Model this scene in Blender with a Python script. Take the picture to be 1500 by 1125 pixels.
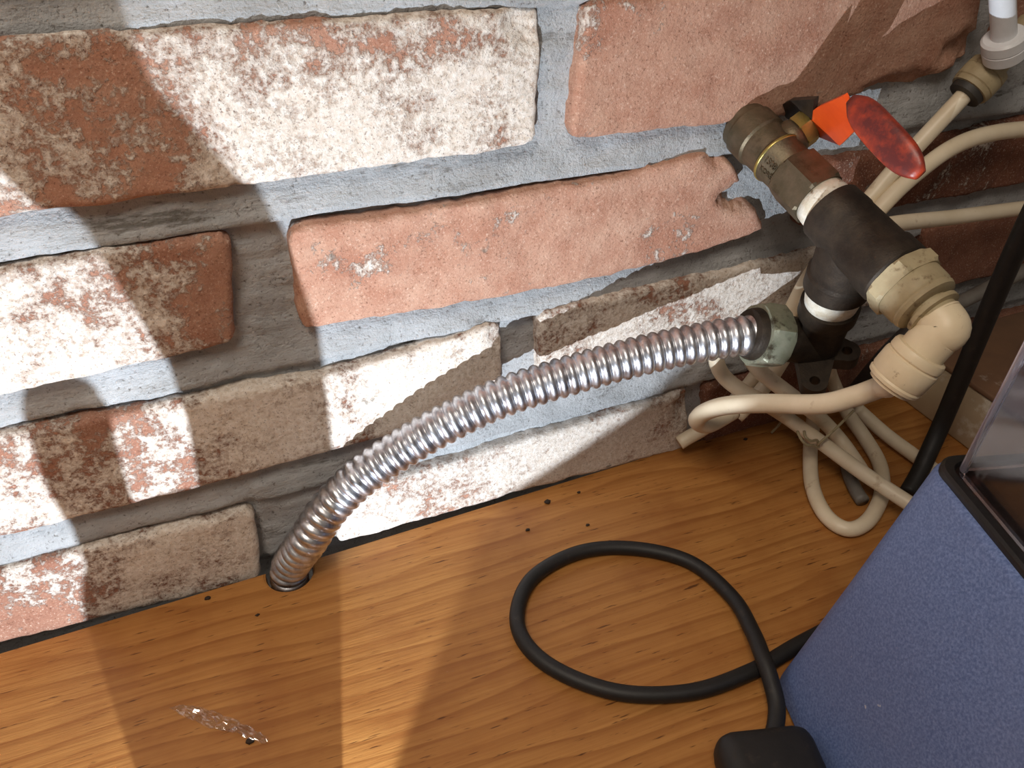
import bpy, bmesh, math, random
from mathutils import Vector, Matrix, noise
random.seed(7)
sc = bpy.context.scene
for o in list(bpy.data.objects): bpy.data.objects.remove(o)

# ---------------------------------------------------------------- camera
F = 1146.0
YAW, PIT, ROL = math.radians(24.62), math.radians(37.0), math.radians(1.99)
CAM = Vector((0, -.316, .352))
fw = Vector((math.sin(YAW)*math.cos(PIT), math.cos(YAW)*math.cos(PIT), -math.sin(PIT)))
r0 = Vector((math.cos(YAW), -math.sin(YAW), 0)); u0 = r0.cross(fw)
RT = math.cos(ROL)*r0 + math.sin(ROL)*u0
UP = -math.sin(ROL)*r0 + math.cos(ROL)*u0
cd = bpy.data.cameras.new('camera'); cam = bpy.data.objects.new('camera', cd)
sc.collection.objects.link(cam); sc.camera = cam
cam.matrix_world = Matrix(((RT.x, UP.x, -fw.x, CAM.x), (RT.y, UP.y, -fw.y, CAM.y), (RT.z, UP.z, -fw.z, CAM.z), (0, 0, 0, 1)))
cd.sensor_fit = 'HORIZONTAL'; cd.sensor_width = 36; cd.lens = F/1500*36; cd.clip_start = .005

# ---------------------------------------------------------------- light
w = bpy.data.worlds.new('world'); sc.world = w; w.use_nodes = True
w.node_tree.nodes['Background'].inputs[0].default_value = (1.0, .88, .74, 1)
w.node_tree.nodes['Background'].inputs[1].default_value = .15
LAMP = Vector((-.03, -.30, .032))          # LED of the pocket torch lying on the counter
def add_light(name, kind, loc, energy, col, target=None, **kw):
    d = bpy.data.lights.new(name, kind); d.energy = energy; d.color = col
    for k, v in kw.items(): setattr(d, k, v)
    o = bpy.data.objects.new(name, d); sc.collection.objects.link(o); o.location = loc
    if target is not None: o.rotation_euler = (Vector(target)-Vector(loc)).to_track_quat('-Z', 'Y').to_euler()
    return o
add_light('room_lamp_light', 'AREA', (-.22, -.42, .90), 4.5, (1, .88, .74), (.05, -.05, .05), shape='DISK', size=.35)
TORCH_W = 9.4
sc.view_settings.view_transform = 'Standard'; sc.view_settings.look = 'None'
sc.view_settings.exposure = 0.0; sc.view_settings.gamma = 1.0; sc.view_settings.use_curve_mapping = False

# ---------------------------------------------------------------- helpers
def ray(x, y): return RT*((x-750)/F) - UP*((y-562.5)/F) + fw
def W(x, y, Y=0.0):                     # point at the distance -Y in front of the brick face
    d = ray(x, y); return CAM + d*((Y-CAM.y)/d.y)
def Z(x, y, h=0.0):                     # point at the height h above the counter
    d = ray(x, y); return CAM + d*((h-CAM.z)/d.z)
def D(x, y, dep): return CAM + ray(x, y)*dep
def depth(P): return (P-CAM).dot(fw)
def on_axis(A, d, x, y):                # point of the line A + s d seen nearest to the pixel
    r = ray(x, y).normalized(); w0 = A-CAM; b = d.dot(r)
    return (b*r.dot(w0) - d.dot(w0))/(1-b*b)
COL = sc.collection
def link(name, me, mat=None, parent=None, smooth=True):
    o = bpy.data.objects.new(name, me); COL.objects.link(o)
    if mat: me.materials.append(mat)
    if smooth:
        for p in me.polygons: p.use_smooth = True
    if parent:
        o.parent = parent; o.matrix_parent_inverse = parent.matrix_world.inverted()
    return o
def mk(name, V, Fc, mat, parent=None, smooth=True):
    me = bpy.data.meshes.new(name); me.from_pydata([tuple(v) for v in V], [], Fc); me.update()
    bm = bmesh.new(); bm.from_mesh(me); bmesh.ops.recalc_face_normals(bm, faces=bm.faces); bm.to_mesh(me); bm.free()
    return link(name, me, mat, parent, smooth)
def tag(o, label, cat, group=None):
    o['label'] = label; o['category'] = cat
    if group: o['group'] = group
    return o
def thing(name, loc, label, cat, group=None):
    o = bpy.data.objects.new(name, None); COL.objects.link(o); o.location = loc; o.empty_display_size = .01
    o.matrix_world = Matrix.Translation(Vector(loc)); bpy.context.view_layer.update()
    return tag(o, label, cat, group)
def spline(P, n=14, closed=False):      # Catmull-Rom
    P = [Vector(p) for p in P]; out = []
    Q = [P[0]*2-P[1]] + P + [P[-1]*2-P[-2]]
    for i in range(1, len(Q)-2):
        a, b, c, d = Q[i-1], Q[i], Q[i+1], Q[i+2]
        for k in range(n):
            t = k/n
            out.append(.5*((2*b)+(c-a)*t+(2*a-5*b+4*c-d)*t*t+(3*b-a-3*c+d)*t**3))
    out.append(P[-1]); return out
def resample(P, step):
    L = [0]
    for a, b in zip(P, P[1:]): L.append(L[-1]+(b-a).length)
    n = max(2, int(L[-1]/step)); out = []; j = 0
    for i in range(n+1):
        s = L[-1]*i/n
        while j < len(P)-2 and L[j+1] < s: j += 1
        t = (s-L[j])/max(1e-9, L[j+1]-L[j]); out.append(P[j].lerp(P[j+1], t))
    return out, L[-1]
def sweep(P, rad, seg=16, caps=True):   # tube along points, rad(s, i)
    V = []; Fc = []; n = len(P); s = 0
    t0 = (P[1]-P[0]).normalized(); nrm = t0.orthogonal().normalized()
    for i, p in enumerate(P):
        t = (P[min(i+1, n-1)]-P[max(i-1, 0)]).normalized()
        nrm = (nrm - t*nrm.dot(t)).normalized(); b = t.cross(nrm)
        if i: s += (P[i]-P[i-1]).length
        r = rad(s, i) if callable(rad) else rad
        for k in range(seg):
            a = 2*math.pi*k/seg; V.append(p + (nrm*math.cos(a)+b*math.sin(a))*r)
    for i in range(n-1):
        for k in range(seg):
            k2 = (k+1) % seg; Fc.append((i*seg+k, i*seg+k2, (i+1)*seg+k2, (i+1)*seg+k))
    if caps: Fc.append(tuple(range(seg))); Fc.append(tuple((n-1)*seg+k for k in range(seg)))
    return V, Fc
def basis(d, hint=Vector((0, 0, 1))):
    d = d.normalized()
    if abs(d.dot(hint)) > .97: hint = Vector((1, 0, 0))
    x = hint.cross(d).normalized(); return x, d.cross(x), d
def lathe(A, d, prof, seg=32, hint=Vector((0, 0, 1)), rot=0, closed=False):
    x, y, d = basis(d, hint); V = []; Fc = []
    for s, r in prof:
        for k in range(seg):
            a = 2*math.pi*k/seg+rot; V.append(A + d*s + (x*math.cos(a)+y*math.sin(a))*r)
    n = len(prof)
    for i in range(n-1 if not closed else n):
        i2 = (i+1) % n
        for k in range(seg):
            k2 = (k+1) % seg; Fc.append((i*seg+k, i*seg+k2, i2*seg+k2, i2*seg+k))
    if not closed: Fc.append(tuple(range(seg))); Fc.append(tuple((n-1)*seg+k for k in range(seg)))
    return V, Fc
def hexnut(A, d, s0, s1, r, ch=.0012, rot=0, hint=Vector((0, 0, 1))):  # hexagonal prism with chamfered corners
    x, y, d = basis(d, hint); V = []; Fc = []; seg = 48
    def rr(a):
        m = (a % (math.pi/3)) - math.pi/6
        return r*math.cos(math.pi/6)/math.cos(m)
    rows = [(s0, 1, 1), (s0+ch, 0, 0), (s1-ch, 0, 0), (s1, 1, 1)]
    for s, c, _ in rows:
        for k in range(seg):
            a = 2*math.pi*k/seg; q = rr(a)
            if c: q = min(q, r*.90)
            V.append(A + d*s + (x*math.cos(a+rot)+y*math.sin(a+rot))*q)
    for i in range(3):
        for k in range(seg):
            k2 = (k+1) % seg; Fc.append((i*seg+k, i*seg+k2, (i+1)*seg+k2, (i+1)*seg+k))
    Fc.append(tuple(range(seg))); Fc.append(tuple(3*seg+k for k in range(seg)))
    return V, Fc
def join(*parts):
    V = []; Fc = []
    for v, f in parts:
        o = len(V); V += list(v); Fc += [tuple(i+o for i in q) for q in f]
    return V, Fc
def autosmooth(o, deg=35):
    me = o.data
    bm = bmesh.new(); bm.from_mesh(me)
    for e in bm.edges:
        if len(e.link_faces) == 2 and e.calc_face_angle(0) > math.radians(deg): e.smooth = False
    bm.to_mesh(me); bm.free(); return o
def box(lo, hi, X=Vector((1, 0, 0)), Y=Vector((0, 1, 0)), Zv=Vector((0, 0, 1)), O=Vector((0, 0, 0)), bev=0, seg=3):
    bm = bmesh.new(); vs = []
    for z in (lo[2], hi[2]):
        for y in (lo[1], hi[1]):
            for x in (lo[0], hi[0]): vs.append(bm.verts.new(O+X*x+Y*y+Zv*z))
    for f in ((0, 1, 3, 2), (4, 6, 7, 5), (0, 4, 5, 1), (2, 3, 7, 6), (0, 2, 6, 4), (1, 5, 7, 3)): bm.faces.new([vs[i] for i in f])
    if bev: bmesh.ops.bevel(bm, geom=bm.edges[:], offset=bev, segments=seg, affect='EDGES', profile=.5)
    bm.verts.index_update(); V = [v.co.copy() for v in bm.verts]; Fc = [tuple(v.index for v in f.verts) for f in bm.faces]; bm.free()
    return V, Fc

# ---------------------------------------------------------------- materials
def srgb(r, g, b):
    f = lambda c: (c/255/12.92) if c/255 <= .04045 else ((c/255+.055)/1.055)**2.4
    return (f(r), f(g), f(b), 1)
class NT:
    def __init__(s, name):
        m = bpy.data.materials.new(name); m.use_nodes = True; s.m = m; s.t = m.node_tree
        s.b = s.t.nodes['Principled BSDF']; s.co = s.t.nodes.new('ShaderNodeTexCoord')
    def n(s, k, **kw):
        q = s.t.nodes.new(k)
        for a, v in kw.items(): setattr(q, a, v)
        return q
    def put(s, inp, v):
        if isinstance(v, bpy.types.NodeSocket): s.t.links.new(v, inp)
        elif v is not None: inp.default_value = v
    def mp(s, scale=(1, 1, 1), rot=(0, 0, 0), vec=None):
        q = s.n('ShaderNodeMapping'); q.inputs['Scale'].default_value = scale; q.inputs['Rotation'].default_value = rot
        s.t.links.new(vec or s.co.outputs['Object'], q.inputs[0]); return q.outputs[0]
    def noise(s, scale, detail=4, rough=.55, vec=None, dist=0):
        q = s.n('ShaderNodeTexNoise'); q.inputs['Scale'].default_value = scale; q.inputs['Detail'].default_value = detail
        q.inputs['Roughness'].default_value = rough; q.inputs['Distortion'].default_value = dist
        s.t.links.new(vec or s.co.outputs['Object'], q.inputs['Vector']); return q.outputs[0]
    def ramp(s, f, stops, interp='LINEAR'):
        q = s.n('ShaderNodeValToRGB'); q.color_ramp.interpolation = interp
        el = q.color_ramp.elements
        while len(el) < len(stops): el.new(.5)
        for e, (p, c) in zip(el, stops):
            e.position = p; e.color = c if not isinstance(c, (int, float)) else (c, c, c, 1)
        s.put(q.inputs[0], f); return q.outputs[0]
    def mix(s, f, a, b, blend='MIX'):
        q = s.n('ShaderNodeMix', data_type='RGBA', blend_type=blend)
        s.put(q.inputs[0], f); s.put(q.inputs[6], a); s.put(q.inputs[7], b); return q.outputs[2]
    def math(s, op, a, b=None, clamp=False):
        q = s.n('ShaderNodeMath', operation=op, use_clamp=clamp); s.put(q.inputs[0], a)
        if b is not None: s.put(q.inputs[1], b)
        return q.outputs[0]
    def bump(s, h, strength=.5, dist=.001, nrm=None):
        q = s.n('ShaderNodeBump'); q.inputs['Strength'].default_value = strength; q.inputs['Distance'].default_value = dist
        s.put(q.inputs['Height'], h)
        if nrm: s.put(q.inputs['Normal'], nrm)
        s.t.links.new(q.outputs[0], s.b.inputs['Normal']); return q.outputs[0]
    def fin(s, col=None, rough=None, metal=None, **kw):
        s.put(s.b.inputs['Base Color'], col); s.put(s.b.inputs['Roughness'], rough); s.put(s.b.inputs['Metallic'], metal)
        for k, v in kw.items(): s.put(s.b.inputs[k], v)
        return s.m

def mottled(name, c1, c2, scale=120, rough=.5, metal=0, bump=.2, dirt=None, dscale=40, dpos=(.55, .7), bscale=None, **kw):
    q = NT(name); f = q.ramp(q.noise(scale, 5, .6), [(.3, 0.), (.7, 1.)])
    c = q.mix(f, c1, c2)
    if dirt: c = q.mix(q.ramp(q.noise(dscale, 6, .65), [(dpos[0], 0.), (dpos[1], 1.)]), c, dirt)
    if bump: q.bump(q.noise(bscale or scale*6, 4, .6), bump, .0006)
    return q.fin(c, rough, metal, **kw)

def brick_mat():
    q = NT('antique_brick')
    oi = q.n('ShaderNodeObjectInfo'); sep = q.n('ShaderNodeSeparateColor'); q.t.links.new(oi.outputs['Color'], sep.inputs[0])
    wash, tone, edge = sep.outputs[0], sep.outputs[1], sep.outputs[2]
    off = q.n('ShaderNodeVectorMath', operation='ADD'); q.t.links.new(q.co.outputs['Object'], off.inputs[0])
    cb = q.n('ShaderNodeCombineXYZ'); rr = q.math('MULTIPLY', oi.outputs['Random'], 7.0); q.put(cb.inputs[0], rr); q.put(cb.inputs[2], rr)
    q.t.links.new(cb.outputs[0], off.inputs[1]); v = off.outputs[0]
    big = q.noise(14, 5, .6, v, .4); mid = q.noise(70, 5, .65, v); fine = q.noise(330, 6, .72, v); spk = q.noise(900, 3, .7, v)
    red = q.mix(tone, srgb(112, 70, 56), srgb(182, 134, 112))
    red = q.mix(q.ramp(mid, [(.35, 0.), (.65, 1.)]), red, q.mix(tone, srgb(134, 88, 68), srgb(200, 160, 138)))
    red = q.mix(q.ramp(big, [(.52, 0.), (.62, .75)]), red, q.mix(tone, srgb(86, 55, 45), srgb(174, 122, 100)))
    # lime wash: coverage follows coarse patches, broken up by fine grain
    s = q.math('ADD', q.math('MULTIPLY', big, .95), q.math('ADD', q.math('MULTIPLY', mid, .65), q.math('MULTIPLY', fine, .55)))
    gs = q.n('ShaderNodeSeparateXYZ'); q.t.links.new(q.co.outputs['Generated'], gs.inputs[0])
    grad = q.math('MULTIPLY', q.math('SUBTRACT', edge, .5), q.math('SUBTRACT', gs.outputs[0], .5))
    s = q.math('ADD', q.math('ADD', q.math('MULTIPLY', q.math('SUBTRACT', s, 1.075), 1.15), wash), grad)
    m = q.ramp(s, [(.42, 0.), (.50, .7), (.60, 1.)])
    white = q.mix(q.ramp(fine, [(.35, 0.), (.65, 1.)]), srgb(202, 186, 170), srgb(236, 228, 220))
    c = q.mix(m, red, white)
    c = q.mix(q.ramp(q.noise(55, 3, .5, v), [(.70, 0.), (.73, .7)]), c, srgb(120, 116, 108))     # grey cement stains
    c = q.mix(q.ramp(spk, [(.33, .65), (.41, 0.)]), c, srgb(84, 48, 36))                        # dark pores
    c = q.mix(q.ramp(spk, [(.58, 0.), (.68, .55)]), c, srgb(224, 200, 182))                      # pale grains
    h = q.math('ADD', q.math('MULTIPLY', mid, .3), q.math('ADD', q.math('MULTIPLY', fine, .55), q.math('MULTIPLY', m, .3)))
    q.bump(h, .9, .0022)
    return q.fin(c, .9, 0, **{'Specular IOR Level': .2})
M_BRICK = brick_mat()
def mortar_mat():
    q = NT('grey_mortar')
    a = q.noise(30, 6, .65); f = q.noise(500, 5, .7); st = q.noise(75, 6, .7, q.mp((.16, 1, 1), (0, math.radians(2), 0)))
    c = q.mix(q.ramp(a, [(.3, 0.), (.7, 1.)]), srgb(158, 159, 160), srgb(190, 191, 193))
    c = q.mix(q.ramp(st, [(.32, .8), (.40, 0.)]), c, srgb(88, 82, 74))
    c = q.mix(q.ramp(f, [(.32, .75), (.42, 0.)]), c, srgb(84, 76, 66))
    q.bump(q.math('ADD', q.math('MULTIPLY', st, 1.2), q.math('MULTIPLY', f, .7)), 1.0, .0022)
    return q.fin(c, .92, 0, **{'Specular IOR Level': .2})
M_MORTAR = mortar_mat()
def wood_mat():
    q = NT('oiled_pine')
    v = q.mp((1, 1, 1), (0, 0, math.radians(2.5)))
    warp = q.noise(7, 3, .5, q.mp((.35, 1.2, 1), vec=v))
    sep = q.n('ShaderNodeSeparateXYZ'); q.t.links.new(v, sep.inputs[0])
    yy = q.math('ADD', q.math('MULTIPLY', sep.outputs[1], 85.), q.math('MULTIPLY', warp, 7.0))
    ring = q.math('FRACT', yy)
    ringc = q.ramp(ring, [(0, 0.), (.55, .25), (.86, .9), (.93, 1.), (1., 0.)])
    fib = q.noise(1, 6, .65, q.mp((10, 520, 60), vec=v)); fib2 = q.noise(1, 4, .6, q.mp((3, 90, 20), vec=v))
    por = q.noise(1, 3, .6, q.mp((52, 560, 80), vec=v))
    c = q.mix(fib2, srgb(164, 108, 54), srgb(192, 140, 78))
    c = q.mix(q.math('MULTIPLY', ringc, q.ramp(fib2, [(.3, .25), (.65, .75)])), c, srgb(134, 80, 34))
    c = q.mix(q.ramp(fib, [(.35, .35), (.6, 0.)]), c, srgb(128, 68, 24))
    c = q.mix(q.ramp(por, [(.31, .85), (.37, 0.)]), c, srgb(70, 34, 12))
    blot = q.noise(16, 4, .6)
    c = q.mix(q.ramp(blot, [(.35, .35), (.55, 0.)]), c, srgb(120, 62, 22))
    q.bump(q.math('ADD', fib, q.math('MULTIPLY', por, .8)), .25, .0006)
    return q.fin(c, .42, 0, **{'Specular IOR Level': .35})
M_WOOD = wood_mat()
M_STEEL = (lambda q: q.fin(q.mix(q.ramp(q.noise(160, 5, .65), [(.42, 0.), (.68, 1.)]), srgb(222, 224, 230), srgb(160, 156, 160)),
           q.ramp(q.noise(220, 4, .6), [(.3, .27), (.7, .44)]), 1.0))(NT('corrugated_steel'))
M_BRASS = mottled('tarnished_brass', srgb(92, 84, 66), srgb(116, 102, 84), 150, .5, .75, .25, srgb(60, 48, 36), 60, (.55, .72))
M_DARK = mottled('dark_cast_bronze', srgb(48, 41, 35), srgb(66, 56, 46), 180, .55, .6, .3, srgb(38, 30, 24), 50, (.5, .7))
M_NUT = mottled('plated_nut', srgb(136, 140, 118), srgb(160, 160, 142), 120, .42, .55, .2, srgb(78, 70, 56), 90, (.55, .66))
M_YEL = mottled('bare_brass', srgb(190, 172, 92), srgb(160, 146, 96), 140, .35, .85, .15)
M_TAPE = mottled('thread_tape', srgb(228, 226, 216), srgb(196, 184, 160), 150, .6, 0, .5, srgb(120, 96, 70), 160, (.58, .68))
M_ORANGE = mottled('orange_vinyl', srgb(226, 84, 26), srgb(206, 70, 24), 60, .38, 0, .1, srgb(140, 40, 22), 90, (.66, .76))
M_GRIP = mottled('maroon_orange_grip', srgb(176, 60, 28), srgb(126, 42, 30), 110, .4, 0, .15, srgb(84, 30, 28), 60, (.42, .6))  # mottled from orange to dark maroon over the whole grip
M_PLAST = mottled('aged_plastic', srgb(226, 210, 180), srgb(214, 196, 164), 60, .45, 0, .12, srgb(140, 110, 76), 170, (.64, .74))
M_PLGREY = mottled('dusty_plastic', srgb(172, 158, 126), srgb(150, 134, 104), 90, .6, 0, .2, srgb(110, 90, 62), 160, (.58, .7))
M_TUBE = mottled('cream_tube', srgb(228, 214, 190), srgb(214, 198, 170), 45, .42, 0, .05, srgb(164, 134, 98), 70, (.62, .76))
M_WHITE = mottled('white_tube', srgb(226, 228, 232), srgb(210, 210, 212), 45, .4, 0, .05)
M_GTUBE = mottled('grey_tube', srgb(122, 118, 112), srgb(98, 92, 86), 60, .5, 0, .1)
M_DBAND = mottled('dark_grey_band', srgb(62, 56, 54), srgb(48, 42, 40), 60, .55, 0, .1)
M_RUB = mottled('black_rubber', srgb(30, 27, 26), srgb(22, 20, 19), 160, .55, 0, .15, srgb(52, 44, 38), 110, (.6, .75))
M_GASKET = mottled('dark_gasket', srgb(58, 54, 50), srgb(40, 38, 36), 120, .6, 0, .1)
def paint_mat():
    q = NT('blue_hammer_paint')
    f = q.noise(900, 3, .6); b = q.noise(10, 4, .5); sc_ = q.noise(1, 5, .7, q.mp((60, 14, 260), (.6, .3, .5)))
    c = q.mix(q.ramp(f, [(.35, 0.), (.7, 1.)]), srgb(80, 100, 148), srgb(118, 138, 186))
    c = q.mix(q.ramp(b, [(.4, 0.), (.7, .35)]), c, srgb(112, 122, 158))
    c = q.mix(q.ramp(sc_, [(.70, 0.), (.76, .3)]), c, srgb(150, 152, 176))
    c = q.mix(q.ramp(q.noise(260, 2, .5), [(.76, 0.), (.78, .8)]), c, srgb(190, 190, 200))
    q.bump(f, .25, .0006)
    return q.fin(c, .5, .15)
M_BLUE = paint_mat()
M_RIM = mottled('black_rim', srgb(26, 24, 24), srgb(18, 17, 17), 120, .35, 0, .1)
M_COFFEE = mottled('dark_tray', srgb(38, 27, 24), srgb(26, 19, 18), 70, .35, 0, .3, srgb(92, 62, 50), 30, (.66, .74))
def clear_mat(name, col, rough=.06, tr=1.0, scr=True):
    q = NT(name)
    if scr:
        s = q.ramp(q.noise(1, 5, .7, q.mp((60, 60, 9), (.3, .5, 0))), [(.6, rough), (.75, .5)])
    else: s = rough
    return q.fin(col, s, 0, **{'Transmission Weight': tr, 'IOR': 1.46})
M_CLEAR = clear_mat('clear_acrylic', srgb(236, 232, 240))
def film_mat():
    q = NT('clear_film'); t = q.n('ShaderNodeBsdfTransparent'); g = q.n('ShaderNodeBsdfGlossy'); g.inputs['Roughness'].default_value = .12
    m = q.n('ShaderNodeMixShader'); m.inputs[0].default_value = .13; out = q.t.nodes['Material Output']
    q.t.links.new(t.outputs[0], m.inputs[1]); q.t.links.new(g.outputs[0], m.inputs[2]); q.t.links.new(m.outputs[0], out.inputs[0])
    return q.m
M_FILM = film_mat()
M_BEIGE = mottled('scuffed_carton', srgb(186, 166, 136), srgb(160, 140, 116), 22, .6, 0, .2, srgb(206, 198, 184), 30, (.58, .68))
M_BTOP = mottled('stained_lid', srgb(128, 96, 72), srgb(104, 78, 62), 26, .5, 0, .2, srgb(196, 186, 176), 28, (.62, .68))
M_CRUMB = mottled('dark_crumb', srgb(52, 34, 20), srgb(34, 22, 14), 300, .8, 0, .3)
M_TORCH = mottled('torch_metal', srgb(30, 30, 32), srgb(40, 40, 42), 100, .4, .6, .1)

# ---------------------------------------------------------------- brick wall
def fbm(p, s, o=4): return noise.fractal(Vector(p)*s, .6, 2.0, o)
BRICKS = [  # top edge pixels, bottom edge pixels, (wash, tone, -), dents, edge wear
 ([(-200, 67), (192, 44), (600, 22), (800, 10)], [(-200, 349), (72, 312), (424, 266), (786, 214)], (.555, .75, .85)),
 ([(862, 2), (1150, -28), (1445, -62)], [(836, 206), (1080, 181), (1190, 166), (1290, 128), (1345, 126), (1430, 84)], (.24, .80, .4)),
 ([(1475, -66), (1800, -110)], [(1462, 76), (1800, 24)], (.25, .4, .5)),
 ([(-200, 440), (0, 398), (140, 370), (338, 343)], [(-200, 625), (0, 584), (240, 529), (346, 503)], (.55, .6, .15)),
 ([(424, 335), (560, 318), (780, 280), (900, 260), (1064, 218)], [(442, 486), (735, 438), (900, 405), (1050, 365), (1124, 336)], (.26, .9, .45)),
 ([(1170, 244), (1300, 222), (1520, 172), (1800, 120)], [(1170, 336), (1315, 306), (1520, 266), (1800, 214)], (.26, .05, .5)),
 ([(-200, 680), (0, 640), (264, 590), (464, 552), (560, 530), (736, 472)], [(-200, 842), (0, 790), (288, 718), (440, 676), (600, 632), (738, 575)], (.53, .45, .75)),
 ([(790, 462), (900, 435), (1000, 412), (1110, 388), (1180, 372), (1335, 340)], [(792, 553), (1000, 510), (1180, 472), (1335, 436)], (.62, .55, .55)),
 ([(1355, 336), (1520, 300), (1800, 250)], [(1355, 430), (1520, 390), (1800, 334)], (.22, .15, .5)),
 ([(-200, 890), (0, 842), (120, 808), (288, 768), (372, 746)], [(-200, 998), (0, 945), (386, 848)], (.42, .4, 1.0)),
 ([(493, 722), (611, 694), (755, 650), (937, 598), (1016, 571)], [(493, 800), (755, 725), (1004, 658)], (.60, .9, .5)),
 ([(1036, 566), (1180, 535), (1335, 498)], [(1030, 700), (1180, 660), (1335, 620)], (.25, .2, .5)),
 ([(1360, 492), (1520, 452), (1800, 390)], [(1360, 610), (1520, 580), (1800, 500)], (.25, .2, .5)),
 ([(-200, -150), (300, -190), (560, -206)], [(-200, -20), (300, -45), (560, -60)], (.5, .5, .5)),
 ([(610, -208), (1000, -240), (1300, -262)], [(600, -62), (1000, -95), (1300, -122)], (.3, .6, .5)),
]
DENTS = {4: [(1098, 285, .020, .009, .011), (1062, 226, .012, .006, .006), (1112, 262, .010, .010, .009)],
         6: [(735, 480, .010, .012, .004)], 10: [(1010, 590, .012, .012, .006)], 1: [(1330, 122, .03, .006, .006), (1420, 70, .02, .01, .006)],
         0: [(780, 30, .014, .010, .005)]}
def polyat(P, t):
    L = [0]
    for a, b in zip(P, P[1:]): L.append(L[-1]+(b-a).length)
    s = t*L[-1]
    for i in range(len(P)-1):
        if s <= L[i+1] or i == len(P)-2:
            return P[i].lerp(P[i+1], (s-L[i])/(L[i+1]-L[i]))
def samples(n, length):
    e = [0, .0005, .0012, .0022, .0035, .005, .007]
    m = [length*i/n for i in range(1, n)]
    return sorted(set(e + [length-x for x in e] + [x for x in m if .009 < x < length-.009]))
def make_brick(i, top, bot, col, parent, st_=.0035):
    T = [p if isinstance(p, Vector) else W(*p) for p in top]; B = [p if isinstance(p, Vector) else W(*p) for p in bot]
    LX = ((T[-1]-T[0]).length+(B[-1]-B[0]).length)/2; LZ = ((T[0]-B[0]).length+(T[-1]-B[-1]).length)/2
    us = samples(int(LX/st_), LX); vs = samples(int(LZ/st_), LZ); nu, nv = len(us), len(vs)
    V = []; c = .007; R = .0035; dents = DENTS.get(i, [])
    for v in vs:
        for u in us:
            a = min(u, LX-u); b = min(v, LZ-v); uu, vv = u, v
            if a < c and b < c:
                p, q = (c-a)/c, (c-b)/c; p2 = p*math.sqrt(1-q*q/2); q2 = q*math.sqrt(1-p*p/2)
                da = (p-p2)*c; db = (q-q2)*c
                uu += da if u < LX/2 else -da; vv += db if v < LZ/2 else -db
            P = polyat(B, uu/LX).lerp(polyat(T, uu/LX), vv/LZ)
            wgt = max(0, 1-min(a, b)/.010)
            e = Vector((P.x*1.0, i*3.1, P.z*1.0))
            P.x += wgt*(.0009*fbm(e, 60, 4)+.0006*fbm(e, 260, 3))
            P.z += wgt*(.0009*fbm(e+Vector((5, 0, 0)), 55, 4)+.0006*fbm(e+Vector((5, 0, 0)), 260, 3))
            d = min(a, b); y = 0
            if d < R: y += R*(1-math.sqrt(max(0, 1-(1-d/R)**2)))
            y += .0009*fbm(e, 35, 3)+.0005*fbm(e+Vector((3, 1, 0)), 160, 4)
            for (dx, dy, rx, rz, dp) in dents:
                q = W(dx, dy); k = ((P.x-q.x)/rx)**2+((P.z-q.z)/rz)**2 + .35*fbm(e, 120, 3)
                if k < 1: y += dp*(1-max(0, k))**.6
            P.y = y; V.append(P)
    Fc = []
    for j in range(nv-1):
        for k in range(nu-1): Fc.append((j*nu+k, j*nu+k+1, (j+1)*nu+k+1, (j+1)*nu+k))
    ring = [k for k in range(nu)] + [j*nu+nu-1 for j in range(1, nv)] + [(nv-1)*nu+k for k in range(nu-2, -1, -1)] + [j*nu for j in range(nv-2, 0, -1)]
    base = len(V)
    for r in ring: V.append(Vector((V[r].x, .03, V[r].z)))
    n = len(ring)
    for k in range(n): Fc.append((ring[k], ring[(k+1) % n], base+(k+1) % n, base+k))
    Fc.append(tuple(base+k for k in range(n)))
    o = mk('brick', V, Fc, M_BRICK, parent); o.color = (col[0], col[1], col[2], 1)
    return o
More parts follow.
